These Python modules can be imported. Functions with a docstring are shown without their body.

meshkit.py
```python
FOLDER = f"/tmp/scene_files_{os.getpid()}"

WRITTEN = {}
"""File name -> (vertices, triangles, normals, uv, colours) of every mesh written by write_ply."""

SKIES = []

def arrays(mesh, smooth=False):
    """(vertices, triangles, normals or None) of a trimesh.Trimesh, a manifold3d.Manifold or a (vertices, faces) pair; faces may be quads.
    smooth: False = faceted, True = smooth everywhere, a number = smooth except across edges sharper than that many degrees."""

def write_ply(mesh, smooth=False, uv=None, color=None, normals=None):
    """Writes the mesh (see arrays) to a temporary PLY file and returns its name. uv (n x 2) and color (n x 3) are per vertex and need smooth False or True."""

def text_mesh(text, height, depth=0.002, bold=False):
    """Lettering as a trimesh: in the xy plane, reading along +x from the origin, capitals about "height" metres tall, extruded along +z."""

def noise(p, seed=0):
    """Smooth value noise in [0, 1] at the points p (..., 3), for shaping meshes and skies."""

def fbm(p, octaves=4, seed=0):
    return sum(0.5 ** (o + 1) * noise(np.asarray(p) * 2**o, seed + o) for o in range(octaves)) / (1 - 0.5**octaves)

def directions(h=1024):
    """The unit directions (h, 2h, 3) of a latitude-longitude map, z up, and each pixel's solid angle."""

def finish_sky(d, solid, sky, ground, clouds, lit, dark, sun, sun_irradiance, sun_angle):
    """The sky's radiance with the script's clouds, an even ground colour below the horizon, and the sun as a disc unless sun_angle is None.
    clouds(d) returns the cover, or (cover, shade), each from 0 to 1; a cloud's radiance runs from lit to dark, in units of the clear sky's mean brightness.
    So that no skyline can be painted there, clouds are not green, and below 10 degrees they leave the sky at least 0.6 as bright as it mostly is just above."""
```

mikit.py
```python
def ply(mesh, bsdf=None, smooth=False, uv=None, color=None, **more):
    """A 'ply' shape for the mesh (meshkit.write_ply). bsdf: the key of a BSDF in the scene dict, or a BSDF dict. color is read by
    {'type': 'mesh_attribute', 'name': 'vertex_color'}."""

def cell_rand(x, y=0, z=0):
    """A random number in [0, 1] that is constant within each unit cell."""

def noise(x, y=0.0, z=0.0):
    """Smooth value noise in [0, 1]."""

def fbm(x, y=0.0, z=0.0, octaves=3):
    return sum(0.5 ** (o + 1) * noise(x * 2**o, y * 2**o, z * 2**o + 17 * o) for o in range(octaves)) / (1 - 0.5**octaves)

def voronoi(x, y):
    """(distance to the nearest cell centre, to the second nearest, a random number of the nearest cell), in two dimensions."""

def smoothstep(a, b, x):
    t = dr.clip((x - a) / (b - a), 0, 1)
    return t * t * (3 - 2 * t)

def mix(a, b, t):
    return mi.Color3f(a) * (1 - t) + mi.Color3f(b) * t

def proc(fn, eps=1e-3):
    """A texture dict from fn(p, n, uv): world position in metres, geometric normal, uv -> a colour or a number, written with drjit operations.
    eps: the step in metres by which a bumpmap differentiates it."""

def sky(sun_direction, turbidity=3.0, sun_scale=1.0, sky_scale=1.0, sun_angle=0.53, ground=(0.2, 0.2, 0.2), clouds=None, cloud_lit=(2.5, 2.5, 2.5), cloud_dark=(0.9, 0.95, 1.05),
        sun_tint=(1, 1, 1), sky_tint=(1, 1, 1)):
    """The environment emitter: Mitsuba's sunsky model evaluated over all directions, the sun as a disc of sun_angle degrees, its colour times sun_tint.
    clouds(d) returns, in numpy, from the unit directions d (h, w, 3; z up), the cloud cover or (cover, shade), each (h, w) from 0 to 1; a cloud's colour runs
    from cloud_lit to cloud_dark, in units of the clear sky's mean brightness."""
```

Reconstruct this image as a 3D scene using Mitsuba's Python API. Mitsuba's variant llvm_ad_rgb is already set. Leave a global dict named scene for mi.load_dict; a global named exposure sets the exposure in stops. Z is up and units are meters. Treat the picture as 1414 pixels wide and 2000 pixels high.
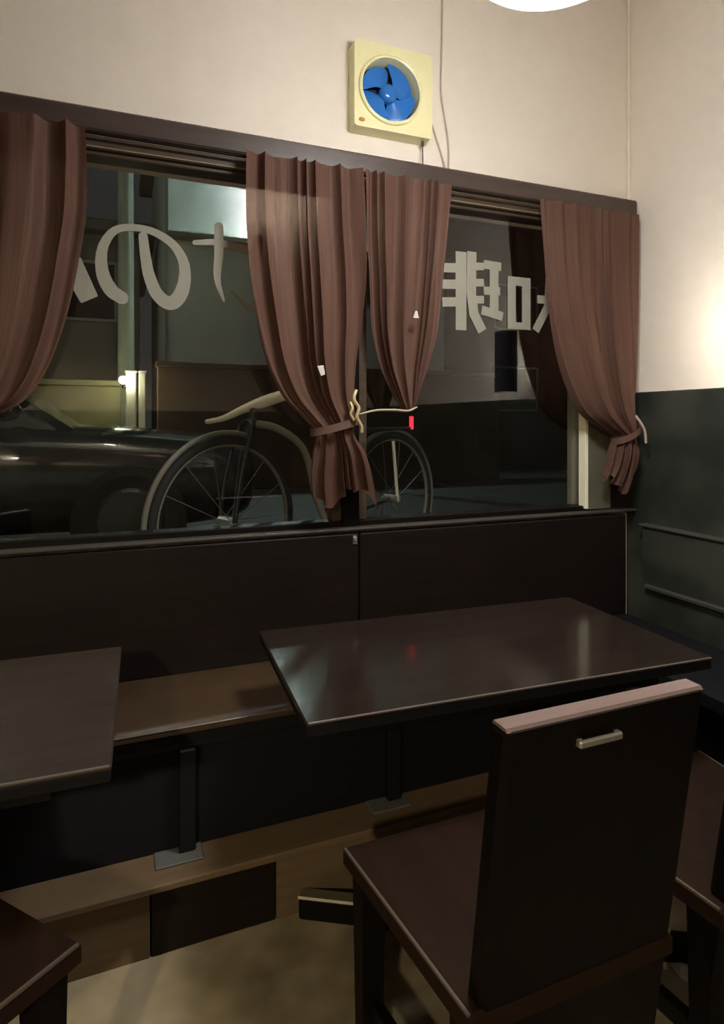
import math, random
import numpy as np
import trimesh
import mitsuba as mi
import mikit
import drjit as dr
from mikit import noise, fbm, smoothstep, mix
from shapely.geometry import LineString, Polygon, Point, box as sbox
from shapely.ops import unary_union

T = mi.ScalarTransform4f
scene, labels = {}, {}
rng = np.random.default_rng(7)

# ------------------------------------------------------------------ camera, night sky, exposure
YAW = math.radians(21.5)
FOC = 1196.0
scene['camera'] = {
    'type': 'perspective', 'fov_axis': 'x', 'fov': math.degrees(2 * math.atan(707.0 / FOC)),
    'to_world': T().look_at(origin=[0, 0, 1.30], target=[math.sin(YAW), math.cos(YAW), 1.30], up=[0, 0, 1]),
    'principal_point_offset_y': (1000.0 - 824.0) / 2000.0,
    'near_clip': 0.02, 'far_clip': 200.0}
exposure = 1.6
PENDANT_POWER = (20.8, 20.2, 19.2)
BACK_FILL_POWER = (470.0, 400.0, 275.0)
SCONCE_POWER = (42.0, 38.5, 33.0)
STREET_POWER = (150.0, 195.0, 175.0)
ROAD_FILL_POWER = (26.0, 26.0, 20.0)
OUTER_FILL_POWER = (52.0, 49.0, 37.0)
GATE_POWER = (45.0, 44.0, 24.0)
scene['night_sky'] = {'type': 'constant', 'sampling_weight': 0.4, 'radiance': {'type': 'rgb', 'value': [0.006, 0.0065, 0.0065]}}

# ------------------------------------------------------------------ materials
def rgb(c): return {'type': 'rgb', 'value': list(map(float, c))}
def mat(key, color, rough=0.5, spec=0.5, metallic=0.0, **kw):
    scene[key] = {'type': 'twosided', 'bsdf': {'type': 'principled', 'base_color': color if isinstance(color, dict) else rgb(color),
                  'roughness': rough, 'specular': spec, 'metallic': metallic, **kw}}
    return key

def grain(a, b, axis, scale=1.0):
    def fn(p, n, uv):
        q = [p.x, p.y, p.z]
        s = [60 * scale] * 3
        s[axis] = 3.0 * scale
        t = fbm(q[0] * s[0], q[1] * s[1], q[2] * s[2])
        w = fbm(p.x * 4, p.y * 4, p.z * 4 + 5)
        return mix(a, b, dr.clip(0.6 * t + 0.5 * w - 0.05, 0, 1))
    return mikit.proc(fn)

def plaster_fn(p, n, uv):
    t = fbm(p.x * 2.2, p.y * 2.2, p.z * 1.5)
    f = noise(p.x * 30, p.y * 30, p.z * 30)
    return mix((0.70, 0.63, 0.54), (0.79, 0.725, 0.635), dr.clip(0.8 * t + 0.2 * f, 0, 1))
def floor_fn(p, n, uv):
    t = fbm(p.x * 5, p.y * 5, 3.0)
    f = fbm(p.x * 25, p.y * 25, 9.0)
    s = smoothstep(0.35, 0.7, t)
    return mix((0.14, 0.11, 0.065), (0.36, 0.29, 0.18), dr.clip(s * 0.75 + 0.3 * f - 0.05, 0, 1))
def dado_fn(p, n, uv):
    t = fbm(p.x * 5, p.y * 5, p.z * 5)
    return mix((0.0220, 0.0253, 0.0220), (0.0484, 0.0517, 0.0429), smoothstep(0.3, 0.75, t))
def vinyl_fn(p, n, uv):
    t = fbm(p.x * 9, p.y * 9, p.z * 9)
    return mix((0.038, 0.022, 0.012), (0.062, 0.037, 0.020), t)

mat('plaster', mikit.proc(plaster_fn), 0.9, 0.2)
mat('ceiling_paint', (0.34, 0.29, 0.23), 0.95, 0.1)
mat('floor_concrete', mikit.proc(floor_fn), 0.6, 0.35)
mat('dado_panel', mikit.proc(dado_fn), 0.4, 0.4)
mat('wood_x', grain((0.003, 0.0022, 0.002), (0.0075, 0.0048, 0.0038), 0), 0.5, 0.15)
mat('wood_y', grain((0.003, 0.0022, 0.002), (0.0075, 0.0048, 0.0038), 1), 0.5, 0.15)
mat('wood_z', grain((0.0025, 0.0018, 0.0016), (0.006, 0.004, 0.0032), 2), 0.5, 0.10)
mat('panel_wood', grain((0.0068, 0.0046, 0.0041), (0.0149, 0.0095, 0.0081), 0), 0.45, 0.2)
mat('table_wood', grain((0.0105, 0.0072, 0.0060), (0.0255, 0.0165, 0.0135), 0), 0.12, 0.28)
mat('frame_wood', grain((0.035, 0.024, 0.016), (0.075, 0.05, 0.034), 0), 0.45, 0.4)
mat('trim_wood', grain((0.0336, 0.0216, 0.0180), (0.0672, 0.0456, 0.0396), 0), 0.4, 0.5)
mat('black_paint', (0.008, 0.008, 0.010), 0.6, 0.15)
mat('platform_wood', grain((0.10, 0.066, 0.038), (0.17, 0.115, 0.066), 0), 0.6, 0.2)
mat('vinyl', mikit.proc(vinyl_fn), 0.38, 0.5)
mat('seat_wood', grain((0.0117, 0.0062, 0.0039), (0.0234, 0.0123, 0.0075), 1), 0.55, 0.07)
mat('steel', (0.45, 0.44, 0.43), 0.4, 0.5, 0.8)
mat('dull_plate', (0.10, 0.10, 0.095), 0.6, 0.3)
mat('edge_highlight', (0.10, 0.086, 0.076), 0.35, 0.5)  # pale strip colour that paints highlights along table and bench edges
mat('sill_pale', (0.05, 0.045, 0.038), 0.4, 0.4)
mat('foot_top_lit', (0.10, 0.09, 0.05), 0.5, 0.4)
mat('bead', (0.20, 0.165, 0.10), 0.4, 0.5)  # pale tone painting the highlight lines of the head rail
mat('bench_cap', (0.045, 0.045, 0.04), 0.45, 0.4)
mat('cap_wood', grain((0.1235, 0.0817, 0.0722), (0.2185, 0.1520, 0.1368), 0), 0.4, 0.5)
mat('lamp_shade_dark', (0.05, 0.05, 0.06), 0.7, 0.3)
mat('dark_metal', (0.02, 0.02, 0.022), 0.4, 0.4)
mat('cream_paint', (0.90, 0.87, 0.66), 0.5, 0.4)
mat('olive_paint', (0.12, 0.115, 0.08), 0.6, 0.3)
mat('fan_cream', (0.74, 0.69, 0.40), 0.35, 0.5)
mat('fan_blue', (0.02, 0.14, 0.46), 0.22, 0.6)
mat('fan_dark', (0.012, 0.016, 0.03), 0.6, 0.3)
mat('fan_badge', (0.42, 0.20, 0.05), 0.4, 0.5)
mat('cord_grey', (0.42, 0.37, 0.32), 0.6, 0.3)
mat('cord_dark', (0.06, 0.05, 0.04), 0.6, 0.3)
mat('letter_white', (0.30, 0.29, 0.24), 0.7, 0.2)
mat('brass', (0.75, 0.62, 0.36), 0.3, 0.5, 0.6)
mat('band_brown', (0.1120, 0.0640, 0.0480), 0.7, 0.3)
mat('foot_edge_lit', (0.55, 0.50, 0.36), 0.5, 0.4)
mat('seat_highlight', (0.0770, 0.0588, 0.0448), 0.4, 0.4)  # same painted edge highlight, for the chair seats
mat('dark_steel', (0.10, 0.10, 0.10), 0.45, 0.4)
mat('tube_pale', (0.22, 0.21, 0.16), 0.45, 0.4)
mat('table_wood_lit', grain((0.022, 0.016, 0.0125), (0.046, 0.033, 0.026), 0), 0.3, 0.35)  # lighter copy of the table wood, stands in for stronger light
mat('ribbon', (0.42, 0.36, 0.27), 0.6, 0.3)
mat('paper', (0.55, 0.53, 0.5), 0.8, 0.2)
mat('shade_white', (0.8, 0.78, 0.72), 0.5, 0.4)
mat('bike_pale', (0.66, 0.62, 0.48), 0.4, 0.5)
mat('bike_grip', (0.85, 0.83, 0.66), 0.5, 0.4)
mat('bike_chrome', (0.5, 0.5, 0.48), 0.3, 0.5, 0.7)
mat('tyre', (0.02, 0.02, 0.02), 0.8, 0.2)
mat('fender', (0.13, 0.12, 0.10), 0.5, 0.4)
mat('car_black', (0.012, 0.013, 0.015), 0.08, 0.7, clearcoat=1.0, clearcoat_gloss=0.95)
mat('car_glass', (0.01, 0.012, 0.014), 0.05, 0.6)
mat('asphalt', (0.035, 0.034, 0.033), 0.7, 0.3)
mat('pavement_stone', (0.06, 0.058, 0.052), 0.8, 0.3)
mat('facade_pale', (0.55, 0.60, 0.57), 0.8, 0.2)
mat('facade_dark', (0.17, 0.165, 0.14), 0.8, 0.2)
mat('facade_wall', (0.16, 0.15, 0.09), 0.8, 0.2)
mat('brick_brown', (0.07, 0.045, 0.032), 0.8, 0.2)
mat('pole_concrete', (0.30, 0.33, 0.28), 0.8, 0.2)
mat('pillar_white', (0.70, 0.68, 0.58), 0.6, 0.3)
mat('window_dark', (0.012, 0.014, 0.02), 0.1, 0.5)
mat('leaf', (0.05, 0.07, 0.02), 0.6, 0.3)
scene['glass'] = {'type': 'thindielectric', 'int_ior': 1.5, 'ext_ior': 1.0}
def cloth_fn(p, n, uv):
    t = fbm(uv.x * 240, uv.y * 6, 1.0)
    w = noise(p.z * 420, uv.x * 900)
    return mix((0.1275, 0.0680, 0.0527), (0.2295, 0.1275, 0.0986), dr.clip(0.75 * t + 0.25 * w, 0, 1))
scene['curtain_cloth'] = {'type': 'principledthin', 'base_color': mikit.proc(cloth_fn), 'roughness': 0.42, 'spec_trans': 0.14,
                          'diff_trans': 0.7, 'sheen': 0.3, 'eta': 1.3}

# ------------------------------------------------------------------ mesh helpers
def cbox(x0, x1, y0, y1, z0, z1, c=0.004):
    """a box with chamfered edges"""
    c = min(c, 0.45 * min(x1 - x0, y1 - y0, z1 - z0))
    pts = []
    for x, sx in ((x0, 1), (x1, -1)):
        for y, sy in ((y0, 1), (y1, -1)):
            for z, sz in ((z0, 1), (z1, -1)):
                pts += [(x, y + sy * c, z + sz * c), (x + sx * c, y, z + sz * c), (x + sx * c, y + sy * c, z)]
    return trimesh.convex.convex_hull(np.array(pts))
def hullp(pts): return trimesh.convex.convex_hull(np.array(pts, float))
def cat(*m): return trimesh.util.concatenate([x for x in m])
def catmull(P, n=8):
    P = np.asarray(P, float)
    if len(P) < 3: return np.array([P[0] + (P[-1] - P[0]) * t for t in np.linspace(0, 1, n)])
    Q = np.vstack([2 * P[0] - P[1], P, 2 * P[-1] - P[-2]])
    out = []
    for i in range(1, len(Q) - 2):
        for t in np.linspace(0, 1, n, endpoint=False):
            a, b, c_, d = Q[i - 1], Q[i], Q[i + 1], Q[i + 2]
            out.append(0.5 * (2 * b + (c_ - a) * t + (2 * a - 5 * b + 4 * c_ - d) * t * t + (3 * b - a - 3 * c_ + d) * t ** 3))
    out.append(P[-1])
    return np.array(out)
def tube(P, r, sides=10, n=8, smooth_path=True, squash=None):
    """a capped tube through the points; r a number or one per point"""
    P = np.asarray(P, float)
    R = np.full(len(P), r) if np.isscalar(r) else np.asarray(r, float)
    if smooth_path and len(P) > 2:
        C = catmull(np.column_stack([P, R]), n)
        P, R = C[:, :3], np.maximum(C[:, 3], 1e-4)
    t = np.gradient(P, axis=0); t /= np.linalg.norm(t, axis=1, keepdims=True)
    up = np.array([0, 0, 1.0]) if abs(t[0, 2]) < 0.9 else np.array([1.0, 0, 0])
    u = np.cross(t[0], up); u /= np.linalg.norm(u)
    rings = []
    ang = np.arange(sides) * 2 * np.pi / sides
    for i in range(len(P)):
        u = u - t[i] * (u @ t[i]); u /= np.linalg.norm(u)
        w = np.cross(t[i], u)
        k = 1.0 if squash is None else squash
        rings.append(P[i] + R[i] * (np.cos(ang)[:, None] * u + k * np.sin(ang)[:, None] * w))
    v = np.vstack(rings + [P[:1], P[-1:]])
    f = []
    m = len(P)
    for i in range(m - 1):
        for j in range(sides):
            a, b = i * sides + j, i * sides + (j + 1) % sides
            f += [(a, b, b + sides), (a, b + sides, a + sides)]
    for j in range(sides):
        f.append((m * sides, (j + 1) % sides, j)); f.append((m * sides + 1, (m - 1) * sides + j, (m - 1) * sides + (j + 1) % sides))
    return trimesh.Trimesh(v, f, process=False)
def lathe(profile, sides=40, center=(0, 0, 0), axis='z'):
    m = trimesh.creation.revolve(np.array(profile, float), sections=sides)
    if axis == 'y': m.apply_transform(trimesh.transformations.rotation_matrix(math.pi / 2, [1, 0, 0]))   # +z -> -y
    m.apply_translation(center)
    return m
def extr_xz(poly, y0, y1):
    """a shapely shape in x-z, extruded from y0 to y1"""
    gs = getattr(poly, 'geoms', [poly])
    out = []
    for g in gs:
        m = trimesh.creation.extrude_polygon(g, y1 - y0, engine='earcut')
        v = np.array(m.vertices)
        m2 = trimesh.Trimesh(np.column_stack([v[:, 0], y0 + v[:, 2], v[:, 1]]), np.array(m.faces)[:, ::-1], process=False)
        out.append(m2)
    return cat(*out)
def rotz(m, deg, loc=(0, 0, 0)):
    m = m.copy()
    m.apply_transform(trimesh.transformations.rotation_matrix(math.radians(deg), [0, 0, 1]))
    m.apply_translation(loc)
    return m

USED = {}
def uniq(name):
    n = USED.get(name, 0); USED[name] = n + 1
    return name if n == 0 else f'{name}_{n:03d}'
def obj(name, mesh, m, parent=None, smooth=False, label=None, cat_=None, kind=None, group=None, **more):
    key = uniq(name if parent is None else parent + '__' + name)
    scene[key] = mikit.ply(mesh, m, smooth, **more)
    tag(key, label, cat_, kind, group)
    return key
def tag(key, label=None, cat_=None, kind=None, group=None):
    d = {}
    if label: d['label'] = label
    if cat_: d['category'] = cat_
    if kind: d['kind'] = kind
    if group: d['group'] = group
    if d: labels[key] = d
def thing(name, label, cat_, group=None, kind=None):
    key = uniq(name); tag(key, label, cat_, kind, group)
    return key

# ------------------------------------------------------------------ the room
WY, WX, LX, BY, CZ = 2.05, 2.05, -3.4, -3.2, 3.2     # window wall, right wall, left wall, rear wall, ceiling
GT, SILL = 2.125, 0.935                              # window opening top and sill height
WR, WL, MX = 1.80, -1.25, 0.755                      # opening right and left, middle post
wall = cat(cbox(LX - .1, WX + .1, WY, WY + .12, GT, CZ, .001), cbox(LX - .1, WX + .1, WY, WY + .12, -0.1, SILL - .02, .001),
           cbox(WR + .06, WX + .1, WY, WY + .12, SILL - .02, GT, .001), cbox(LX - .1, WL, WY, WY + .12, SILL - .02, GT, .001))
obj('wall_back', wall, 'plaster', kind='structure', label='beige plaster wall above and around the long curtained window', cat_='wall')
obj('wall_right', cbox(WX, WX + .1, BY - .1, WY + .12, -.1, CZ, .001), 'plaster', kind='structure', label='beige plaster wall on the right with a warm bright patch', cat_='wall')
obj('wall_left', cbox(LX - .1, LX, BY - .1, WY + .12, -.1, CZ, .001), 'plaster', kind='structure', label='beige plaster side wall', cat_='wall')
obj('wall_front', cbox(LX - .1, WX + .1, BY - .1, BY, -.1, CZ, .001), 'plaster', kind='structure', label='beige plaster wall opposite the window', cat_='wall')
obj('ceiling', cbox(LX - .1, WX + .1, BY - .1, WY + .12, CZ, CZ + .1, .001), 'ceiling_paint', kind='structure', label='plain cream ceiling', cat_='ceiling')
obj('floor', cbox(LX - .1, WX + .1, BY - .1, WY + .1, -.1, 0, .001), 'floor_concrete', kind='structure', label='mottled yellow brown floor', cat_='floor')
# dark wainscot on the right, rear and left walls
obj('trim_1', cat(cbox(WX - .012, WX, BY, WY, 0, 1.425, .003)), 'dado_panel', kind='structure', label='dark greenish wainscot panel covering the lower right wall', cat_='wainscot')
obj('trim_2', cat(cbox(LX, LX + .012, BY, WY, 0, 1.425, .003), cbox(LX + .012, WX - .012, BY, BY + .012, 0, 1.425, .003)), 'dado_panel', kind='structure', label='dark wainscot panel on the walls behind', cat_='wainscot')
obj('trim_3', cbox(WX - .012, WX, WY - .016, WY, 2.24, CZ, .004), 'plaster', kind='structure', label='pale corner bead where the two plaster walls meet', cat_='trim')
# long brown board over the window
obj('trim_4', cbox(-1.5, WX - .013, 1.985, WY + .01, 2.168, 2.238, .006), 'trim_wood', kind='structure', label='long dark brown board running above the window and curtains', cat_='trim')

# platform below the bench, with riser boards
plat = thing('platform', None, None); tag(plat, 'low brown wooden platform step under the window bench', 'platform', kind='structure')
obj('deck', cbox(LX, WX - .012, 1.555, WY, .160, .18, .004), 'platform_wood', plat)
obj('riser', cbox(LX, .066, 1.570, 1.585, 0, .16, .002), 'platform_wood', plat)
obj('riser', cbox(.070, .375, 1.570, 1.585, 0, .16, .002), 'panel_wood', plat, label='riser board coloured almost black as a cast shadow')  # shadow on the riser painted as a darker board
obj('riser', cbox(.379, WX - .012, 1.570, 1.585, 0, .16, .002), 'platform_wood', plat)

# ------------------------------------------------------------------ windows: frames, panes and mirrored lettering
def window(name, x0, x1, label):
    key = thing(name, label, 'window', kind='structure')
    obj('head_rail', cat(cbox(x0, x1, 2.012, WY + .06, 2.125, 2.166, .004), cbox(x0, x1, 2.030, WY + .05, 2.112, 2.128, .003)), 'frame_wood', key)
    for z_, y_ in ((2.1625, 2.009), (2.1275, 2.009)): obj('bead', cbox(x0, x1, y_, y_ + .006, z_, z_ + .0045, .001), 'bead', key)  # thin strips painting the pale highlight lines on the rail
    obj('bottom_rail', cbox(x0, x1, 2.030, WY + .05, SILL - .012, SILL + .016, .003), 'wood_x', key)
    obj('stile', cbox(x0, x0 + .035, 2.034, WY + .046, SILL + .016, 2.112, .003), 'frame_wood', key)
    obj('stile', cbox(x1 - .035, x1, 2.034, WY + .046, SILL + .016, 2.112, .003), 'frame_wood', key)
    pane = obj('pane', trimesh.Trimesh([(x0 + .034, WY + .012, SILL + .015), (x1 - .034, WY + .012, SILL + .015), (x1 - .034, WY + .012, 2.113), (x0 + .034, WY + .012, 2.113)], [(0, 1, 2), (0, 2, 3)], process=False), 'glass', key)
    return key, pane
w1, pane1 = window('window_1', WL, MX - .03, 'left window with the mirrored hiragana and the bicycle outside')
w2, pane2 = window('window_2', MX + .03, 1.835, 'right dark window with the mirrored coffee kanji')
post = obj('trim_5', cbox(MX - .032, MX + .032, 2.022, WY + .07, SILL - .012, 2.166, .004), 'wood_z', kind='structure', label='dark wooden post between the two windows behind the tied curtains', cat_='post')
obj('trim_6', cbox(1.803, 1.925, 2.020, WY + .10, SILL, 2.11, .003), 'olive_paint', kind='structure', label='olive painted jamb at the right end of the window', cat_='jamb')
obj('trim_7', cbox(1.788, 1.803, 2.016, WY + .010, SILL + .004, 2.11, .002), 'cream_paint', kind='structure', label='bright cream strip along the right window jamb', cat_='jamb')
obj('trim_8', cat(cbox(-1.5, WX - .013, 1.988, 2.034, SILL - .014, SILL - .004, .003)), 'sill_pale', kind='structure', label='thin worn window sill above the bench back', cat_='sill')

obj('trim_9', cbox(1.925, 2.036, 2.022, 2.051, SILL, 2.166, .003), 'panel_wood', kind='structure', label='dark wooden corner board behind the right curtain', cat_='corner board')
LY0, LY1 = WY + .0085, WY + .0112
def stroke(pts, w, n=8):
    return LineString(catmull(pts, n) if len(pts) > 2 else pts).buffer(w / 2, join_style=1, cap_style=1)
def brush(pts, ws):
    """a stroke whose width changes along its way"""
    C = catmull(np.column_stack([np.array(pts, float), np.array(ws, float)]), 10)
    return unary_union([LineString([C[i, :2], C[i + 1, :2]]).buffer((C[i, 2] + C[i + 1, 2]) / 4) for i in range(len(C) - 1)])
def flat(pts, w): return LineString(pts).buffer(w / 2, cap_style=2, join_style=2)
def letter(shape, pane, label):
    obj('letter', extr_xz(shape.simplify(.0004), LY0, LY1), 'letter_white', pane, label=label)
no = brush([(.003, 1.688), (-.030, 1.712), (-.053, 1.765), (-.053, 1.835), (-.022, 1.893), (.030, 1.912), (.098, 1.905), (.160, 1.868), (.192, 1.806), (.186, 1.727), (.152, 1.682), (.110, 1.705), (.084, 1.765), (.072, 1.832), (.066, 1.888)],
           [.040, .042, .038, .030, .024, .022, .024, .028, .034, .042, .044, .040, .036, .032, .028])
letter(no, pane1, 'mirrored white hiragana letter shaped like a big loop')
ke = unary_union([brush([(.302, 1.945), (.302, 1.86), (.297, 1.775), (.318, 1.702)], [.030, .030, .022, .008]),
                  brush([(.225, 1.885), (.30, 1.893), (.40, 1.878)], [.016, .022, .030]),
                  brush([(.437, 1.925), (.424, 1.80), (.436, 1.71), (.400, 1.688), (.344, 1.735)], [.032, .030, .026, .016, .008])])
letter(ke, pane1, 'mirrored white hiragana letter with a crossbar, partly behind the curtain')
letter(Polygon([(-.136, 1.80), (-.117, 1.80), (-.070, 1.690), (-.112, 1.668), (-.15, 1.74)]).buffer(.004), pane1, 'slanted white stroke of a letter cut off by the left curtain')
hi = unary_union([flat([(1.222, 1.957), (1.222, 1.654)], .047)] + [flat([(1.140, z), (1.222, z + .006)], .036) for z in (1.888, 1.825, 1.757)] +
                 [flat([(1.270, 1.962), (1.268, 1.80), (1.280, 1.72), (1.318, 1.655)], .042)] + [flat([(1.27, z), (1.325, z + .004)], .030) for z in (1.905, 1.842, 1.775)] +
                 [flat([(1.325, 1.918), (1.405, 1.915)], .034), flat([(1.325, 1.815), (1.400, 1.818)], .032), flat([(1.315, 1.738), (1.412, 1.718)], .036), flat([(1.372, 1.918), (1.372, 1.73)], .040)])
letter(hi, pane2, 'mirrored white kanji with six short bars, left of the box shaped one')
ka = unary_union([sbox(1.436, 1.672, 1.545, 1.882).difference(sbox(1.474, 1.700, 1.505, 1.846)),
                  flat([(1.58, 1.80), (1.70, 1.80)], .034), flat([(1.64, 1.90), (1.63, 1.77), (1.57, 1.67)], .034), flat([(1.69, 1.80), (1.685, 1.68), (1.655, 1.68)], .03)])
letter(ka, pane2, 'mirrored white kanji whose box half shows beside the right curtain')
letter(Polygon([(1.075, 1.690), (1.098, 1.742), (1.125, 1.692)]), pane2, 'small white triangular stroke end beside the curtain')

# ------------------------------------------------------------------ curtains
def curtain(name, rows, n, seed, label, amp_hi=.018, y0=1.955, fold=0.5):
    """rows: (z, left x, right x, pleat depth, bundle depth)"""
    r = np.array(rows, float)[::-1]
    nv, nu = 110, 46 * 4
    zs = np.linspace(r[-1, 0], r[0, 0], nv)
    from scipy.interpolate import PchipInterpolator
    f = [PchipInterpolator(r[:, 0], r[:, k]) for k in (1, 2, 3, 4)]
    xl, xr, am, bu = (g(zs) for g in f)
    R = np.random.default_rng(seed)
    u = np.linspace(0, 1, nu)
    ph = R.uniform(0, 6.28, 4)
    warp = u + .35 / n * np.sin(2 * np.pi * u * 1.7 + ph[0]) + .25 / n * np.sin(2 * np.pi * u * 3.1 + ph[1])
    v, uv = [], []
    for j, z in enumerate(zs):
        w = warp + .10 / n * math.sin(z * 5 + ph[2])
        s = np.sin(2 * np.pi * n * w)
        pleat = am[j] * (s + .35 * np.sin(2 * np.pi * n * 2 * w + ph[3]) * (.5 + .5 * np.sin(z * 3 + u * 9)))
        side = am[j] * .35 * np.cos(2 * np.pi * n * w)
        belly = bu[j] * np.sqrt(np.maximum(0, 1 - (2 * u - 1) ** 2))
        x = xl[j] + (xr[j] - xl[j]) * u + side * np.minimum(1, 8 * u * (1 - u))
        y = y0 - pleat - belly
        hem = max(0.0, (j / (nv - 1) - .86) / .14) ** 1.5 * .028 if zs[-1] < 1.2 else 0.0
        v.append(np.column_stack([x, y, z + hem * np.sin(u * 7.5 + ph[1]) + hem * .5 * np.sin(u * 17)])); uv.append(np.column_stack([u, np.full(nu, z)]))
    v, uv = np.vstack(v), np.vstack(uv)
    i = np.arange(nv - 1)[:, None] * nu + np.arange(nu - 1)[None]
    i = i.ravel()
    fc = np.vstack([np.column_stack([i, i + nu, i + nu + 1]), np.column_stack([i, i + nu + 1, i + 1])])
    key = thing(name, label, 'curtain')
    obj('cloth', trimesh.Trimesh(v, fc, process=False), 'curtain_cloth', key, smooth=True, uv=uv)
    return key
def ring_band(cx, cy, cz, rx, ry, h, tilt=0.0, th=.004):
    a = np.linspace(0, 2 * np.pi, 25)[:-1]
    rings = []
    for (k, dz) in ((1, -h / 2), (1, h / 2), (1 - th / rx, h / 2), (1 - th / rx, -h / 2)):
        rings.append(np.column_stack([cx + rx * k * np.cos(a), cy + ry * k * np.sin(a), cz + dz + tilt * rx * np.cos(a)]))
    v = np.vstack(rings); f = []
    for q in range(4):
        for j in range(24):
            A, B = q * 24 + j, q * 24 + (j + 1) % 24
            C, D = ((q + 1) % 4) * 24 + (j + 1) % 24, ((q + 1) % 4) * 24 + j
            f += [(A, B, C), (A, C, D)]
    return trimesh.Trimesh(v, f, process=False)

c1 = curtain('curtain', [(2.165, -.78, -.098, .016, 0), (1.95, -.78, -.092, .018, 0), (1.74, -.765, -.118, .020, .005), (1.5, -.73, -.178, .022, .02), (1.36, -.68, -.255, .018, .03), (1.26, -.60, -.44, .010, .045), (1.22, -.58, -.46, .008, .05), (1.12, -.62, -.42, .014, .04), (.98, -.66, -.40, .02, .03)], 8, 3,
             'dark brown curtain at the far left of the window, swept off to the left')
obj('tieback', ring_band(-.52, 1.945, 1.24, .085, .06, .035), 'band_brown', c1)
c2 = curtain('curtain', [(2.168, .372, .770, .015, 0), (1.98, .370, .778, .017, 0), (1.82, .378, .782, .018, .004), (1.65, .400, .772, .020, .012), (1.50, .432, .752, .020, .024), (1.38, .490, .744, .017, .036), (1.31, .560, .744, .010, .05), (1.262, .604, .740, .007, .056), (1.20, .590, .778, .014, .056), (1.12, .582, .806, .022, .046), (1.05, .590, .818, .024, .04)], 6.5, 11,
             'brown sheer curtain left of the centre, tied low with a knotted tail')
c3 = curtain('curtain', [(2.168, .782, 1.128, .013, 0), (1.95, .786, 1.108, .016, 0), (1.80, .795, 1.088, .018, .004), (1.64, .806, 1.062, .019, .012), (1.50, .838, 1.022, .018, .02), (1.40, .884, .984, .012, .03), (1.355, .912, .968, .006, .03), (1.335, .930, .955, .004, .02)], 5, 23,
             'mauve brown curtain right of the centre, narrowing to a point at its tie')
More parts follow.
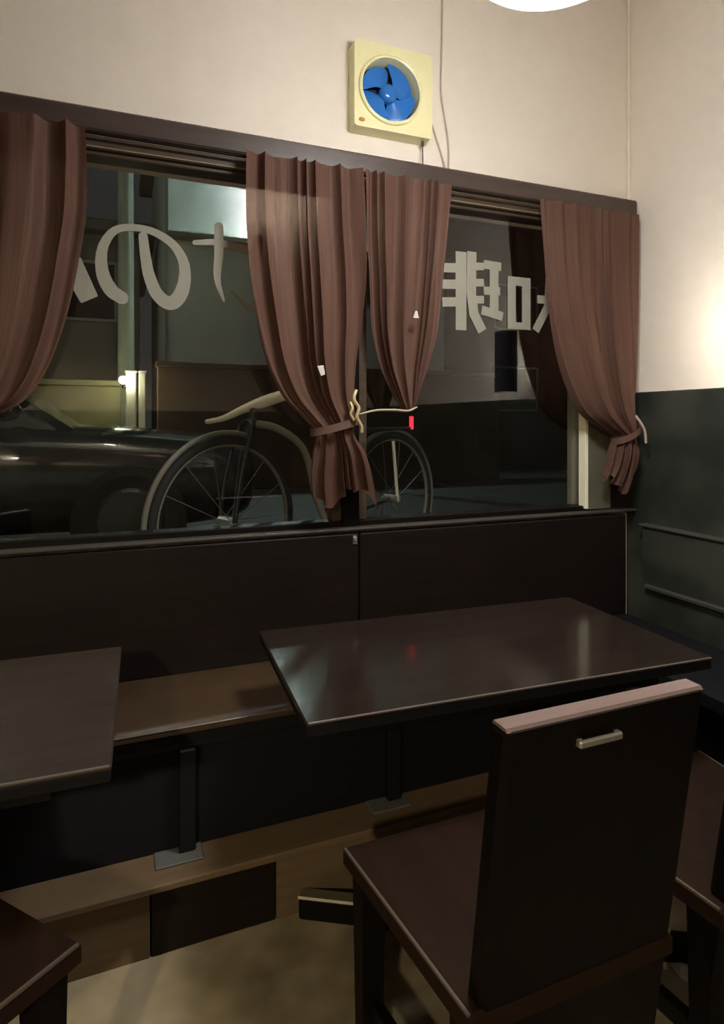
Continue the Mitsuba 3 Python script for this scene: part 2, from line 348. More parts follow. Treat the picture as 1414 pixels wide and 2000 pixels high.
c4 = curtain('curtain', [(2.165, 1.512, 2.012, .008, 0), (1.95, 1.530, 2.010, .009, 0), (1.76, 1.552, 2.008, .010, .004), (1.58, 1.590, 2.004, .011, .012), (1.43, 1.648, 1.998, .012, .022), (1.33, 1.716, 1.990, .012, .034), (1.27, 1.815, 1.985, .008, .042), (1.24, 1.872, 1.975, .006, .045), (1.18, 1.855, 1.985, .014, .046), (1.10, 1.835, 1.978, .017, .036), (1.045, 1.815, 1.955, .016, .03)], 6, 31,
             'dark brown curtain at the right corner, tied low beside the wall')
obj('tieback', tube([(.74, 1.905, 1.325), (.80, 1.91, 1.338), (.87, 1.915, 1.340), (.925, 1.915, 1.338), (.965, 1.925, 1.352)], [.006, .011, .013, .011, .006], squash=.4), 'ribbon', c3, smooth=True, label='pale cloth band reaching sideways to the centre post')
obj('tieback', ring_band(.665, 1.94, 1.285, .082, .062, .026, .25), 'band_brown', c2, smooth=50)
obj('cord', cat(tube([(.722, 1.885, 1.405), (.712, 1.88, 1.375), (.728, 1.878, 1.345), (.722, 1.878, 1.315), (.738, 1.88, 1.285), (.740, 1.882, 1.265)], .0065, 8),
                tube([(.700, 1.884, 1.365), (.706, 1.878, 1.345), (.700, 1.878, 1.325), (.712, 1.88, 1.305)], .005, 8)), 'brass', c2, smooth=50, label='pale gold twisted cord end')
obj('tieback', ring_band(1.925, 1.94, 1.25, .060, .056, .026, .5), 'band_brown', c4, smooth=50)
obj('cord', tube([(1.930, 1.892, 1.325), (1.945, 1.880, 1.295), (1.962, 1.876, 1.262), (1.972, 1.880, 1.215)], .0055, 8), 'ribbon', c4, smooth=50, label='pale cord end')
rod = thing('curtain_rod', 'thin dark curtain rod under the brown board', 'curtain rod')
obj('rod', tube([(-1.45, 1.979, 2.156), (2.03, 1.979, 2.156)], .0045, 10, smooth_path=False), 'wood_x', rod)
for x in (-1.0, .78, 2.02): obj('bracket', cbox(x - .008, x + .008, 1.976, 1.995, 2.150, 2.168, .002), 'wood_x', rod)
obj('curtain_glint', hullp([(.952 + dx, 1.905 + dy, 1.672 + dz) for dy in (0, .002) for dx, dz in ((-.011, -.012), (.011, -.012), (.004, .013), (-.002, .013))]), 'paper', label='tiny white triangle painting a light spot on the curtain right of the centre', cat_='tag')  # light spots on the curtains, painted as small white patches
obj('curtain_glint', hullp([(.602 + dx, 1.888 + dy, 1.468 + dz) for dy in (0, .002) for dx, dz in ((-.013, .012), (.008, .016), (.014, -.014), (.0, -.02))]), 'paper', label='small pale patch painting a light spot low on the curtain left of the centre', cat_='tag')

# ------------------------------------------------------------------ ventilation fan with cords
FX, FZ, FYB, FYF = .907, 2.484, 2.05, 1.988
fan = thing('ventilation_fan', 'square cream ventilation fan with a blue rotor high on the wall', 'fan')
half, hole = .152, .112
hx, hz = .893, 2.477
front = sbox(FX - half, FZ - half, FX + half, FZ + half).buffer(-.012).buffer(.012).difference(Point(hx, hz).buffer(hole, 48))
obj('housing', extr_xz(front, FYF, FYB - .001), 'fan_cream', fan)
obj('rim', lathe([(hole - .001, .0), (hole - .001, .010), (hole + .004, .013), (hole + .010, .010), (hole + .012, .0)], 64, (hx, FYF + .001, hz), 'y'), 'fan_cream', fan, smooth=40)
obj('duct', lathe([(0, 0), (hole, 0), (hole, .003), (0, .003)], 48, (hx, FYB - .004, hz), 'y'), 'fan_dark', fan)
rotor = obj('rotor_hub', lathe([(0, .030), (.018, .029), (.030, .022), (.034, .012), (.034, 0), (0, 0)], 40, (hx, 2.022, hz), 'y'), 'fan_blue', fan, smooth=40)
for k in range(4):
    a0 = math.radians(90 * k + 30)
    vs, fs = [], []
    NR, NA = 9, 13
    for i in range(NR):
        r = .026 + (.104 - .026) * i / (NR - 1)
        spread = math.radians(52 + 44 * math.sin(min(1, i / (NR - 1) * 1.15) * math.pi / 2) - (8 if i == NR - 1 else 0))
        for j in range(NA):
            s = j / (NA - 1) - .5
            a = a0 + s * spread + .30 * i / (NR - 1)
            vs.append((hx + r * math.cos(a), 2.018 - .024 * s * (.6 + .6 * i / NR) - .006 * math.cos(s * 3), hz + r * math.sin(a)))
    for i in range(NR - 1):
        for j in range(NA - 1):
            q = i * NA + j
            fs += [(q, q + 1, q + NA + 1), (q, q + NA + 1, q + NA)]
    vs = np.array(vs); m_ = len(vs)
    v2 = np.vstack([vs, vs + [0, .0018, 0]]); f1 = np.array(fs)
    obj('blade', trimesh.Trimesh(v2, np.vstack([f1, f1[:, ::-1] + m_]), process=False), 'fan_blue', fan, smooth=True)
b_ = lathe([(0, .003), (.010, .0025), (.012, 0), (0, 0)], 24, (0, 0, 0), 'y'); b_.apply_scale([1.0, 1, .6]); b_.apply_translation((FX - .124, FYF, FZ - .128))
obj('badge', b_, 'fan_badge', fan, label='small brown oval badge')
pc = obj('pull_cord', cat(tube([(1.036, 2.02, FZ - half), (1.036, 2.02, 2.30), (1.036, 2.018, 2.24)], .0022, 6), tube([(1.036, 2.02, 2.345), (1.036, 2.02, 2.325), (1.036, 2.02, 2.315)], [.006, .006, .003], 8)), 'cord_dark', fan, smooth=50)
cord = obj('power_cord', tube([(1.128, 2.044, 3.19), (1.132, 2.044, 2.9), (1.128, 2.044, 2.68), (1.126, 2.044, 2.55), (1.140, 2.044, 2.46), (1.155, 2.044, 2.38), (1.160, 2.044, 2.30), (1.156, 2.044, 2.243)], .0035, 8), 'cord_grey', smooth=True, label='thin grey cable running down the wall right of the fan', cat_='cable')
obj('power_cord', tube([(1.058, 2.044, 2.44), (1.085, 2.044, 2.42), (1.105, 2.044, 2.37), (1.128, 2.044, 2.31), (1.148, 2.040, 2.242)], .0033, 8), 'cord_grey', smooth=True, label='short cable from the fan slanting down to the brown board', cat_='cable')

# ------------------------------------------------------------------ lamps
def spheroid(c, rx, rz, sub=4):
    s = trimesh.creation.icosphere(subdivisions=sub); s.apply_scale([rx, rx, rz]); s.apply_translation(c); return s
def pendant(x, y, zb, label, power):
    t = thing('pendant_lamp', label, 'lamp')
    scene[t + '__glass_bowl'] = {**mikit.ply(spheroid((x, y, zb + .085), .205, .085), 'shade_white', True), 'emitter': {'type': 'area', 'sampling_weight': 10.0, 'radiance': rgb(power)}}
    obj('cap', lathe([(.0, .05), (.03, .045), (.09, .02), (.165, -.025), (.168, -.03), (.09, .012), (0, .02)], 48, (x, y, zb + .168)), 'shade_white', t, smooth=40)
    obj('cord', tube([(x, y, zb + .2), (x, y, CZ - .03)], .004, 8, smooth_path=False), 'cord_dark', t)
    obj('canopy', lathe([(0, 0), (.055, 0), (.05, -.02), (.02, -.035), (0, -.035)], 32, (x, y, CZ)), 'shade_white', t, smooth=40)
    return t
pendant(.855, 1.045, 2.238, 'white glowing glass pendant lamp above the right table', PENDANT_POWER)
def shaded_pendant(x, y, z, label):
    t = thing('pendant_lamp', label, 'lamp')
    scene[t + '__bulb'] = {**mikit.ply(spheroid((x, y, z), .055, .06, 3), 'shade_white', True), 'emitter': {'type': 'area', 'sampling_weight': 4.0, 'radiance': rgb(BACK_FILL_POWER)}}
    obj('shade', lathe([(.03, .15), (.05, .14), (.12, .08), (.21, -.055), (.213, -.054), (.123, .083), (.05, .145), (.03, .155), (.03, .15)], 48, (x, y, z)), 'fan_dark', t, smooth=30)
    obj('cord', tube([(x, y, z + .05), (x, y, CZ - .03)], .004, 8, smooth_path=False), 'cord_dark', t)
    obj('canopy', lathe([(0, 0), (.055, 0), (.05, -.02), (.02, -.035), (0, -.035)], 32, (x, y, CZ)), 'shade_white', t, smooth=40)
shaded_pendant(-1.1, -1.5, 2.12, 'unseen pendant lamp with a dark cone shade, added over the back of the room')  # added fill lamp, shaded so only floor and low parts brighten
sc = thing('wall_lamp', 'wall lamp with a dark curved shade on the right wall above the wainscot', 'lamp')
SX, SY, SZ = 1.93, 1.36, 1.62
scene[sc + '__bulb'] = {**mikit.ply(lathe([(0, -.12), (.012, -.115), (.015, -.10), (.015, .10), (.012, .115), (0, .12)], 20, (SX, SY, SZ)), 'shade_white', 30), 'emitter': {'type': 'area', 'sampling_weight': 3.0, 'radiance': rgb(SCONCE_POWER)}}
an = np.linspace(math.radians(84), math.radians(276), 33)
shv, shf = [], []
for r_ in (.068, .071):
    for z_ in (-.16, .16):
        shv += [(SX + r_ * math.cos(a), SY + r_ * math.sin(a), SZ + z_) for a in an]
for i in range(32):
    for q0, q1 in ((0, 33), (66 + 33, 66), (33, 99), (66, 0)):
        shf += [(q0 + i, q0 + i + 1, q1 + i + 1), (q0 + i, q1 + i + 1, q1 + i)]
obj('shade', trimesh.Trimesh(shv, shf, process=False), 'lamp_shade_dark', sc, smooth=30)
obj('bracket', cat(tube([(SX, SY, SZ + .11), (SX, SY, SZ + .15), (SX + .05, SY, SZ + .165), (WX - .002, SY, SZ + .165)], .006, 8), tube([(SX - .068, SY, SZ + .15), (SX, SY, SZ + .15)], .004, 8, smooth_path=False)), 'brass', sc, smooth=True)
obj('back_plate', cbox(WX - .012, WX, SY - .03, SY + .03, SZ + .12, SZ + .21, .004), 'brass', sc)

# ------------------------------------------------------------------ benches
bench = thing('window_bench', 'long dark wooden bench with brown vinyl seat below the window', 'bench')
SB = .52
def seat_profile(front, back, z):
    return Polygon([(back, z - .03), (front + .012, z - .03), (front + .002, z - .024), (front, z - .015), (front + .003, z - .006), (front + .014, z - .001), (front + .03, z), (back - .05, z + .002), (back, z - .006)])
def extr_x(poly, x0, x1):
    m = trimesh.creation.extrude_polygon(poly, x1 - x0, engine='earcut'); v = np.array(m.vertices)
    return trimesh.Trimesh(np.column_stack([x0 + v[:, 2], v[:, 0], v[:, 1]]), m.faces, process=False)
obj('cushion', extr_x(seat_profile(1.635, 1.985, SB), -2.6, .775), 'vinyl', bench, smooth=35, label='brown vinyl seat pad')
obj('cushion', extr_x(seat_profile(1.635, 1.985, SB), .778, 1.60), 'vinyl', bench, smooth=35, label='brown vinyl seat pad')
obj('edge_highlight', cbox(-2.6, 1.60, 1.6335, 1.640, SB - .010, SB - .0055, .0015), 'edge_highlight', bench, label='thin pale strip painting the highlight on the seat front edge')
obj('seat_board', cbox(-2.6, 1.60, 1.650, 1.985, SB - .07, SB - .03, .003), 'black_paint', bench)
obj('front_panel', cbox(-2.6, 1.60, 1.672, 1.690, .18, SB - .07, .002), 'black_paint', bench)
obj('backrest', cbox(-2.6, .772, 1.99, 2.02, .40, SILL - .024, .004), 'panel_wood', bench)
obj('backrest', cbox(.777, 1.98, 1.99, 2.02, .40, SILL - .024, .004), 'panel_wood', bench)
for x in (-1.6, -.7, .140, .73, 1.5):
    lg = obj('leg', cbox(x, x + .042, 1.640, 1.671, .186, SB - .07, .003), 'black_paint', bench)
    obj('foot_plate', cbox(x - .06, x + .058, 1.608, 1.671, .18, .186, .002), 'dull_plate', lg)
obj('latch', cat(lathe([(0, .010), (.006, .009), (.008, .004), (.008, 0), (0, 0)], 20, (.757, 1.99, .893), 'y'), cbox(.749, .765, 1.986, 1.99, .875, .905, .001)), 'steel', bench, smooth=40, label='small metal knob below the middle post')

rb = thing('side_bench', 'dark bench with low backrest along the right wall', 'bench')
obj('backrest', cbox(2.0, WX - .013, -.4, 1.93, .18, .868, .004), 'dado_panel', rb)
obj('cap_rail', cbox(1.99, WX - .013, -.4, 1.94, .868, .880, .004), 'bench_cap', rb)
obj('lower_rail', cbox(1.978, 2.0, -.4, 1.90, .622, .640, .004), 'bench_cap', rb)
obj('cushion', cbox(1.62, 1.976, -.4, 1.985, .44, .50, .012), 'black_paint', rb)
obj('front_panel', cbox(1.70, 1.72, -.38, 1.55, 0.0, .44, .003), 'panel_wood', rb)

# ------------------------------------------------------------------ tables
def table(cx, cy, w, d, z, deg, label, wood='table_wood'):
    """a rectangular top on an apron and a column with two long feet"""
    t = thing('table', label, 'table')
    P = lambda m: rotz(m, deg, (cx, cy, 0))
    a, b = w / 2, d / 2
    obj('table_top', P(cbox(-a, a, -b, b, z - .010, z, .003)), wood, t)
    obj('edge_frame', P(cbox(-a + .002, a - .002, -b + .002, b - .002, z - .030, z - .010, .002)), 'black_paint', t)
    obj('edge_highlight', P(cbox(-a + .004, a - .004, -b - .0008, -b + .004, z - .0042, z + .0004, .0012)), 'edge_highlight', t, label='thin pale strip painting the front edge highlight')
    i = .10
    obj('apron', P(cat(cbox(-a + i, a - i, -b + .07, -b + .09, z - .08, z - .032, .003), cbox(-a + i, a - i, b - .09, b - .07, z - .08, z - .032, .003),
                     cbox(-a + i, -a + i + .02, -b + .09, b - .09, z - .08, z - .032, .003), cbox(a - i - .02, a - i, -b + .09, b - .09, z - .08, z - .032, .003))), 'wood_x', t)
    return t
TZ = .71
def column(t, x, y): obj('column', cbox(x - .04, x + .04, y - .04, y + .04, .06, TZ - .032, .006), 'wood_z', t)
def foot_bar(t, p, q, w, h, **k):
    p, q = np.array(p), np.array(q); L = np.linalg.norm(q - p)
    return obj('foot', rotz(cbox(0, L, -w / 2, w / 2, 0, h, .005), math.degrees(math.atan2(*(q - p)[::-1])), (*p, 0)), 'wood_x', t, **k)
t1 = table(.872, 1.410, 1.045, .562, TZ, -2.6, 'long dark brown table right of the centre, before the tied curtains')
column(t1, .95, 1.27)
fk = foot_bar(t1, (.440, 1.562), (.93, 1.282), .036, .058, label='dark narrow foot with its lit edge put in as a pale strip')
AF = math.degrees(math.atan2(-.28, .49))
obj('top_plate', rotz(cbox(.001, .22, -.017, .017, .058, .061, .001), AF, (.440, 1.562, 0)), 'foot_top_lit', fk)  # paler top and edge stand in for light falling on the foot
obj('edging', rotz(cbox(-.002, .22, -.0195, -.0165, .056, .0635, .001), AF, (.440, 1.562, 0)), 'foot_edge_lit', fk)
foot_bar(t1, (.97, 1.258), (1.36, 1.04), .036, .058)
foot_bar(t1, (1.15, 1.56), (.85, 1.145), .036, .050)
t2 = table(-.506, 1.448, 1.0, .595, TZ, -1.6, 'dark brown table at the left edge, lighter colour standing in for more light, before the dark left curtain', 'table_wood_lit')
column(t2, -.62, 1.36)
foot_bar(t2, (-.90, 1.42), (-.44, 1.33), .07, .06)
foot_bar(t2, (-.64, 1.15), (-.60, 1.53), .07, .06)

# ------------------------------------------------------------------ chairs
def chair(loc, deg, label, group=None, handle=True):
    """local frame: the sitter looks towards +y; the origin is the middle of the seat's rear edge, on the floor"""
    t = thing('chair', label, 'chair', group)
    P = lambda m: rotz(m, deg, loc)
    zs = .45
    # seat: wider in front
    pts = []
    for (z, k) in ((zs, .006), (zs - .006, 0), (zs - .034, 0), (zs - .040, .006)):
        pts += [(-.205 + k, -.005 + k, z), (.186 - k, -.005 + k, z), (.215 - k, .395 - k, z), (-.25 + k, .395 - k, z)]
    obj('seat', P(hullp(pts)), 'seat_wood', t)
    for s in (-1, 1):
        q0, q1 = (-.205 if s < 0 else .186), (-.25 if s < 0 else .215)
        obj('edge_highlight', P(hullp([(q0 + s * e, .0, zs + z) for e in (-.004, .0012) for z in (-.004, .0006)] + [(q1 + s * e, .39, zs + z) for e in (-.004, .0012) for z in (-.004, .0006)])), 'seat_highlight', t)  # highlight along the seat sides, put in as pale strips
    # backrest: one solid panel leaning backwards
    y0, y1, zt = .005, -.068, .88
    pb = []
    for (x, cx_) in ((-.1865, .010), (.1865, -.010)):
        for (z, yb) in ((zs - .19, y0 + .02), (zt, y1)):
            pb += [(x + cx_, yb, z), (x, yb + .01, z if z < .6 else z - .006), (x, yb + .034, z if z < .6 else z - .006), (x + cx_, yb + .044, z)]
            if z > .6: pb += [(x + cx_, yb + .001, z - .008)]
    obj('backrest', P(hullp(pb)), 'wood_z', t)
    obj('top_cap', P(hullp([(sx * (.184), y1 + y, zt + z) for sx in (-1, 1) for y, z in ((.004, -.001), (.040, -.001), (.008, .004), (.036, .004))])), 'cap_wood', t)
    if handle:
        h = cat(cbox(-.040, .040, y1 - .010, y1 - .002, .838, .850, .003), cbox(-.038, -.030, y1 - .004, y1 + .012, .838, .850, .001), cbox(.030, .038, y1 - .004, y1 + .012, .838, .850, .001))
        h.apply_translation((-.028, .004, 0))
        obj('handle', P(h), 'steel', t, label='small pale metal grip')
    for (x, y) in ((-.212, .352), (.180, .352), (-.165, .055), (.158, .055)):
        obj('leg', P(hullp([(x + sx * .025, y + sy * .025, zs - .04) for sx in (-1, 1) for sy in (-1, 1)] + [(x + sx * .019, y + sy * .019, 0) for sx in (-1, 1) for sy in (-1, 1)])), 'wood_z', t)
    for s in (-1, 1):
        obj('stretcher', P(hullp([((-.205 if s < 0 else .175) + a, .345, z) for a in (-.011, .011) for z in (.14, .175)] + [((-.165 if s < 0 else .158) + a, .05, z) for a in (-.011, .011) for z in (.14, .175)])), 'wood_y', t)
    obj('seat_rail', P(cbox(-.19, .16, .345, .365, zs - .09, zs - .04, .003)), 'wood_x', t)
    return t
chair((.668, .762, 0), 0.5, 'dark wooden chair seen from behind, metal grip on its solid backrest')
chair((1.176, .765, 0), 0, 'dark wooden chair at the right edge of the photo, brown seat')
chair((-.498, 1.000, 0), -48.5, 'dark wooden chair turned askew at the bottom left, seat corner showing')
obj('paper_napkin', hullp([(1.225, 1.10, .001), (1.215, 1.06, .001), (1.235, 1.01, .001), (1.265, 1.03, .001), (1.262, 1.10, .001), (1.235, 1.075, .012), (1.25, 1.05, .012)]), 'paper', label='pale crumpled scrap of paper on the dark floor at bottom right', cat_='paper')

# ------------------------------------------------------------------ the street at night
obj('street_ground', cbox(-25, 30, 3.3, 40, .30, .42, .01), 'asphalt', kind='structure', label='dark asphalt street', cat_='street')
obj('pavement', cbox(-25, 30, WY + .13, 3.3, .30, .585, .01), 'pavement_stone', kind='structure', label='pavement outside the window', cat_='pavement')

# bicycle: along the direction d, its front towards the left and the window
bike = thing('bicycle', 'pale parked bicycle right outside the left window', 'bicycle')
FH, RH = np.array([.380, 2.38, .915]), np.array([1.27, 2.82, .915])
d_ = (RH - FH); WBASE = np.linalg.norm(d_); d_ /= WBASE; s_ = np.array([d_[1], -d_[0], 0])       # s_ points to the window side
def bp(a, h, s=0.0): return FH + d_ * a + s_ * s + np.array([0, 0, h])       # along, up from the hub, sideways
R_ = .325
def circle(c, r, n=48, a0=0, a1=2 * math.pi):
    return [c + r * (math.cos(a) * d_ + np.array([0, 0, math.sin(a)])) for a in np.linspace(a0, a1, n)]
for c in (FH, RH):
    wh = obj('wheel', tube(circle(c, R_ - .028)[:-1] + [circle(c, R_ - .028)[0]], .009, 8, 2), 'fender', bike, smooth=True)
    obj('tyre', tube(circle(c, R_ - .012), .017, 8, 2), 'tyre', wh, smooth=True)
    obj('hub', tube([c - s_ * .045, c + s_ * .045], .020, 10, smooth_path=False), 'bike_chrome', wh)
    for k in range(14):
        a = 2 * math.pi * k / 14
        obj('spoke', tube([c + s_ * (.03 if k % 2 else -.03), c + (R_ - .03) * (math.cos(a) * d_ + np.array([0, 0, math.sin(a)]))], .0018, 5, smooth_path=False), 'dark_steel', wh)
obj('fender', tube(circle(FH, R_ + .018, 30, math.radians(75), math.radians(215)), .011, 8, 2, squash=1.0), 'fender', bike, smooth=True)
obj('fender', tube(circle(RH, R_ + .018, 36, math.radians(-25), math.radians(140)), .011, 8, 2), 'fender', bike, smooth=True)
hd = bp(.13, .40)
obj('fork', cat(*[tube([FH + s_ * q, bp(.03, .18, q), bp(.085, .36, q * .8), bp(.105, .39, 0)], .010, 8) for q in (-.05, .05)]), 'dark_metal', bike, smooth=True)
obj('head_tube', tube([bp(.10, .33), bp(.14, .46)], .019, 10, smooth_path=False), 'dark_metal', bike, smooth=50)
obj('seat_tube', tube([bp(.53, -.07), bp(.66, .40)], .016, 10, smooth_path=False), 'dark_metal', bike, smooth=50)
obj('chain_stay', tube([bp(.53, -.07), bp(WBASE, 0)], .010, 8, smooth_path=False), 'dark_metal', bike, smooth=50)
obj('main_tube', tube([bp(.12, .38), bp(.24, .36), bp(.36, .30), bp(.42, .22), bp(.47, .06), bp(.53, -.07)], .016, 10), 'tube_pale', bike, smooth=True, label='curved step through tube')
obj('seat_stay', tube([bp(.97, .29, .03), bp(WBASE, -.01, .04)], .009, 8, smooth_path=False), 'bike_pale', bike, smooth=True)
obj('carrier', tube([bp(.70, .345, 0), bp(.97, .345, 0), bp(1.14, .35, 0)], .012, 8), 'dark_metal', bike, smooth=True)
obj('handlebar', tube([bp(.04, .385, -.20), bp(.075, .40, -.13), bp(.12, .44, -.04), bp(.15, .47, .06), bp(.19, .50, .17), bp(.22, .51, .22)], [.011, .014, .020, .026, .022, .016], 12, squash=.9), 'bike_grip', bike, smooth=True, label='pale swept handlebar')
obj('brake_lever', tube([bp(.20, .50, .21), bp(.24, .485, .25), bp(.27, .47, .23), bp(.25, .455, .18)], .007, 8), 'bike_chrome', bike, smooth=True)
obj('saddle', hullp([bp(.60 + a, .415 + h, q) for a, q, h in ((-.13, .012, 0), (-.13, -.012, 0), (.0, .045, .01), (.0, -.045, .01), (.12, .075, .02), (.12, -.075, .02), (.14, .05, -.03), (.14, -.05, -.03), (-.1, 0, -.03), (.05, .06, -.04), (.05, -.06, -.04))]), 'tyre', bike, smooth=40)
obj('kickstand', tube([bp(WBASE, 0, -.06), bp(WBASE + .06, -R_, -.14)], .008, 8, smooth_path=False), 'bike_chrome', bike)
tl = RH + d_ * .165 + np.array([0, 0, .385])
scene[bike + '__tail_light'] = {**mikit.ply(cbox(tl[0] - .010, tl[0] + .010, tl[1] - .010, tl[1] + .010, tl[2] - .040, tl[2] + .030, .004), 'tyre'), 'emitter': {'type': 'area', 'sampling_weight': 0.1, 'radiance': rgb((.9, .015, .03))}}
labels[bike + '__tail_light'] = {'label': 'small red tail light'}

# parked black car: bonnet to the right, cabin behind the left curtain
car = thing('car', 'dark glossy car parked across the street, bonnet catching light', 'car')
CG, CY, XF = .43, 4.55, .80
st = np.array([  # x from the front, bottom z, shoulder z, top z, half width, top half width
    (0.0, .26, .64, .68, .66, .56), (.06, .22, .70, .73, .78, .66), (.35, .18, .75, .78, .84, .70), (.75, .17, .78, .81, .87, .74), (1.10, .17, .82, .84, .88, .76),
    (3.4, .17, .88, .90, .88, .76), (3.9, .20, .86, .88, .86, .72), (4.2, .28, .78, .80, .78, .62), (4.3, .36, .66, .68, .66, .52)])
rings = []
for (x, b, sh, tp, hw, tw) in st:
    X = XF - x
    rings.append([(X, CY - hw * .9, CG + b), (X, CY - hw, CG + (b + sh) / 2), (X, CY - hw * .985, CG + sh - .03), (X, CY - tw, CG + tp), (X, CY - tw * .5, CG + tp + .02), (X, CY, CG + tp + .028),
                  (X, CY + tw * .5, CG + tp + .02), (X, CY + tw, CG + tp), (X, CY + hw * .985, CG + sh - .03), (X, CY + hw, CG + (b + sh) / 2), (X, CY + hw * .9, CG + b)])
def loft(rings):
    v = np.array(rings, float); m, k = v.shape[:2]; v = v.reshape(-1, 3); f = []
    for i in range(m - 1):
        for j in range(k):
            a, b = i * k + j, i * k + (j + 1) % k
            f += [(a, b, b + k), (a, b + k, a + k)]
    for j in range(1, k - 1): f += [(0, j + 1, j), ((m - 1) * k, (m - 1) * k + j, (m - 1) * k + j + 1)]
    return trimesh.Trimesh(v, f, process=False)
bm = trimesh.Trimesh(*trimesh.remesh.subdivide_loop(loft(rings).vertices, loft(rings).faces, 2), process=False)
obj('body', bm, 'car_black', car, smooth=True)
cab = [(1.05, .83, .72), (1.75, 1.30, .56), (2.1, 1.38, .55), (2.9, 1.36, .55), (3.65, .90, .68)]
obj('cabin', hullp([(XF - x, CY + s * w, CG + z) for x, z, w in cab for s in (-1, 1)] + [(XF - x, CY + s * .74, CG + .80) for x in (1.1, 3.6) for s in (-1, 1)]), 'car_glass', car)
obj('roof', hullp([(XF - x, CY + s * w, CG + z) for x, z, w in ((1.8, 1.33, .54), (2.1, 1.405, .53), (2.9, 1.385, .53), (3.0, 1.34, .53)) for s in (-1, 1)]), 'car_black', car)
obj('wing_mirror', spheroid((XF - 1.35, CY - .95, CG + .93), .07, .06, 2), 'car_black', car, smooth=True)
for x in (.75, 3.45):
    for s in (-1, 1):
        w_ = lathe([(.0, -.09), (.26, -.09), (.31, -.06), (.31, .06), (.26, .09), (0, .09)], 32, (0, 0, 0), 'y'); w_.apply_translation((XF - x, CY + s * .80, CG + .31))
        wk = obj('wheel', w_, 'tyre', car, smooth=30)
        h_ = lathe([(0, .02), (.17, .015), (.19, 0), (0, 0)], 24, (0, 0, 0), 'y'); h_.apply_translation((XF - x, CY + s * .80 + (-.09 if s < 0 else .072), CG + .31))
        obj('hubcap', h_, 'dark_metal', wk)
obj('headlight', spheroid((XF - .13, CY - .60, CG + .56), .08, .05, 2), 'car_glass', car, smooth=True)
obj('headlight', spheroid((XF - .13, CY + .60, CG + .56), .08, .05, 2), 'car_glass', car, smooth=True)

# buildings across the street
def house(x0, x1, y0, y1, z1, m, label, wins=(), eave=None):
    t = thing('building', label, 'building')
    obj('walls', cbox(x0, x1, y0, y1, .42, z1, .02), m, t)
    obj('roof', cbox(x0 - .25, x1 + .25, y0 - .3, y1 + .2, z1, z1 + .18, .03), 'facade_dark', t)
    for (a, b, c, d) in wins:
        f = obj('window', cat(cbox(a - .05, b + .05, y0 - .05, y0 - .001, d, d + .05, .005), cbox(a - .05, b + .05, y0 - .05, y0 - .001, c - .05, c, .005), cbox(a - .05, a, y0 - .05, y0 - .001, c, d, .005), cbox(b, b + .05, y0 - .05, y0 - .001, c, d, .005)), 'pole_concrete', t)
        obj('pane', cbox(a, b, y0 - .02, y0 - .001, c, d, .003), 'window_dark', f)
    return t
hb = house(.62, 5.2, 9.3, 14, 6.2, 'facade_pale', 'pale building lit by a street lamp, seen in the left window', [(3.4, 4.4, 3.2, 4.0)])
obj('eave', hullp([(.62, 8.95, 3.98), (5.2, 8.95, 3.98), (.62, 9.3, 4.10), (5.2, 9.3, 4.10), (.62, 8.95, 3.92), (5.2, 8.95, 3.92), (.62, 9.3, 3.95), (5.2, 9.3, 3.95)]), 'facade_dark', hb)
house(-7.0, .30, 11.0, 16, 4.4, 'facade_dark', 'dark low building behind the utility pole', [(-3.0, -1.8, 1.6, 2.7), (-.9, -.1, 3.0, 3.9)])
house(6.0, 13, 12.6, 18, 6.0, 'brick_brown', 'dark building beyond the right window', [(8.4, 9.6, 3.6, 4.6), (8.4, 9.6, 1.6, 2.6)])
gw = thing('garden_wall', 'low yellowish garden wall across the street', 'wall')
obj('wall', cbox(-6, .0, 8.35, 8.5, .42, 1.75, .01), 'facade_wall', gw); obj('coping', cbox(-6.02, .0, 8.3, 8.55, 1.75, 1.82, .01), 'facade_wall', gw)
gw2 = thing('garden_wall', 'low brown wall right of the white gate pillars', 'wall')
obj('wall', cbox(.42, 5.4, 7.95, 8.1, .42, 1.98, .01), 'brick_brown', gw2); obj('coping', cbox(.40, 5.42, 7.9, 8.15, 1.98, 2.05, .01), 'brick_brown', gw2)
for i, x in enumerate((.055, .205)):
    p_ = thing('gate_pillar', ('left' if i == 0 else 'right') + ' one of two pale gate pillars lit by a lamp across the street', 'pillar')
    obj('shaft', cbox(x, x + (.125 if i == 0 else .085), 8.0, 8.12, .42, 1.90, .012), 'pillar_white', p_); obj('cap', cbox(x - .008, x + (.133 if i == 0 else .093), 7.99, 8.13, 1.90, 1.93, .008), 'pillar_white', p_)
gl = thing('gate_lamp', 'small bright lamp beside the left gate pillar', 'lamp')
scene[gl + '__globe'] = {**mikit.ply(spheroid((.025, 7.86, 1.80), .05, .05, 3), 'shade_white', True), 'emitter': {'type': 'area', 'sampling_weight': 0.6, 'radiance': rgb(GATE_POWER)}}
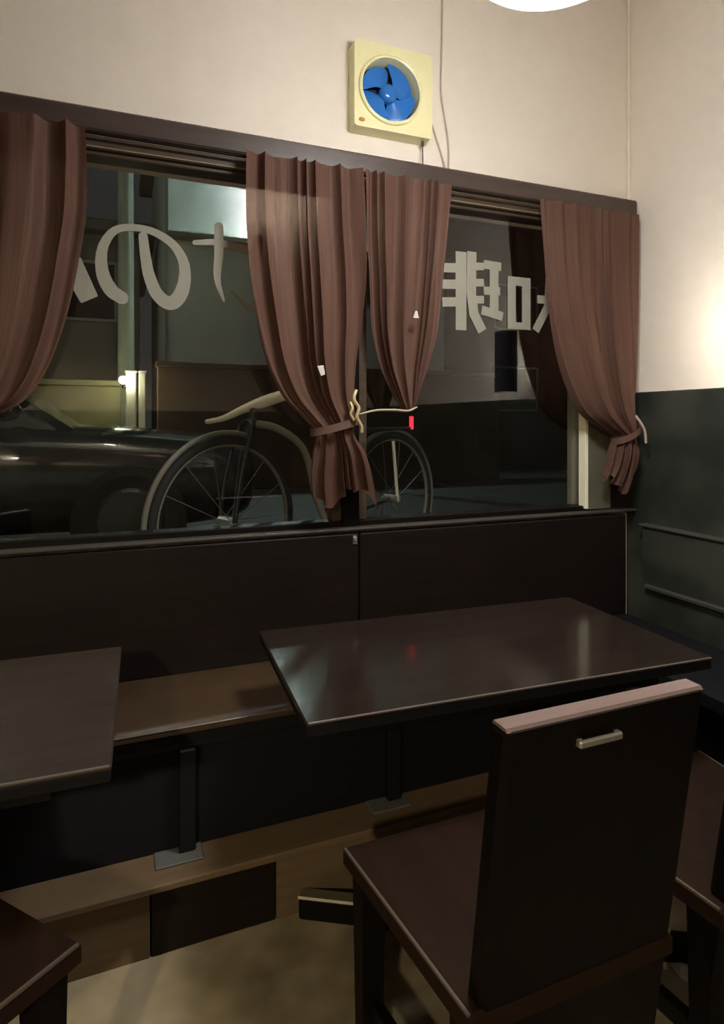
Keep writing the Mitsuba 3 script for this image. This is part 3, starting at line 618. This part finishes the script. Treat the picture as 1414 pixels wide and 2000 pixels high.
obj('arm', tube([(.06, 8.02, 1.72), (.025, 7.95, 1.72), (.025, 7.86, 1.75)], .012, 8), 'fan_dark', gl, smooth=True)
up_ = thing('utility_pole', 'pale concrete utility pole across the street', 'pole')
obj('pole', tube([(.07, 8.8, .42), (.055, 8.8, 9.0)], [.11, .085], 20, smooth_path=False), 'pole_concrete', up_, smooth=50)
obj('crossarm', cbox(-.8, .9, 8.66, 8.74, 7.6, 7.7, .01), 'pole_concrete', up_)
sr = thing('street_lamp', 'street lamp added out of view left of the utility pole to light the facades', 'lamp')  # added out of view as fill for the buildings and walls opposite
obj('pole', tube([(-2.4, 6.6, .42), (-2.4, 6.6, 4.0), (-2.3, 6.6, 4.2), (-2.0, 6.6, 4.25)], .05, 12), 'pole_concrete', sr, smooth=True)
scene[sr + '__lamp_head'] = {**mikit.ply(spheroid((-1.9, 6.6, 4.17), .13, .07, 3), 'shade_white', True), 'emitter': {'type': 'area', 'sampling_weight': 0.8, 'radiance': rgb(ROAD_FILL_POWER)}}
ol = thing('outdoor_fill_lamp', 'small unseen lamp added on the outside wall to light the bicycle', 'lamp')  # added fill above the window, brightens bicycle and curtain cloth
obj('arm', tube([(.15, 2.171, 2.85), (.15, 2.4, 2.95), (.15, 2.6, 2.9), (.15, 2.6, 2.83)], .012, 8), 'fan_dark', ol, smooth=True)
scene[ol + '__globe'] = {**mikit.ply(spheroid((.15, 2.6, 2.78), .06, .06, 3), 'shade_white', True), 'emitter': {'type': 'area', 'sampling_weight': 0.8, 'radiance': rgb(OUTER_FILL_POWER)}}
sl = thing('street_lamp', 'street lamp shining through the sheer centre curtain', 'lamp')
obj('pole', tube([(2.9, 7.4, .42), (2.9, 7.4, 4.5), (2.8, 7.8, 4.70), (2.2, 8.85, 4.63)], .05, 12), 'pole_concrete', sl, smooth=True)
scene[sl + '__lamp_head'] = {**mikit.ply(spheroid((2.12, 8.98, 4.55), .11, .06, 3), 'shade_white', True), 'emitter': {'type': 'area', 'sampling_weight': 0.8, 'radiance': rgb(STREET_POWER)}}
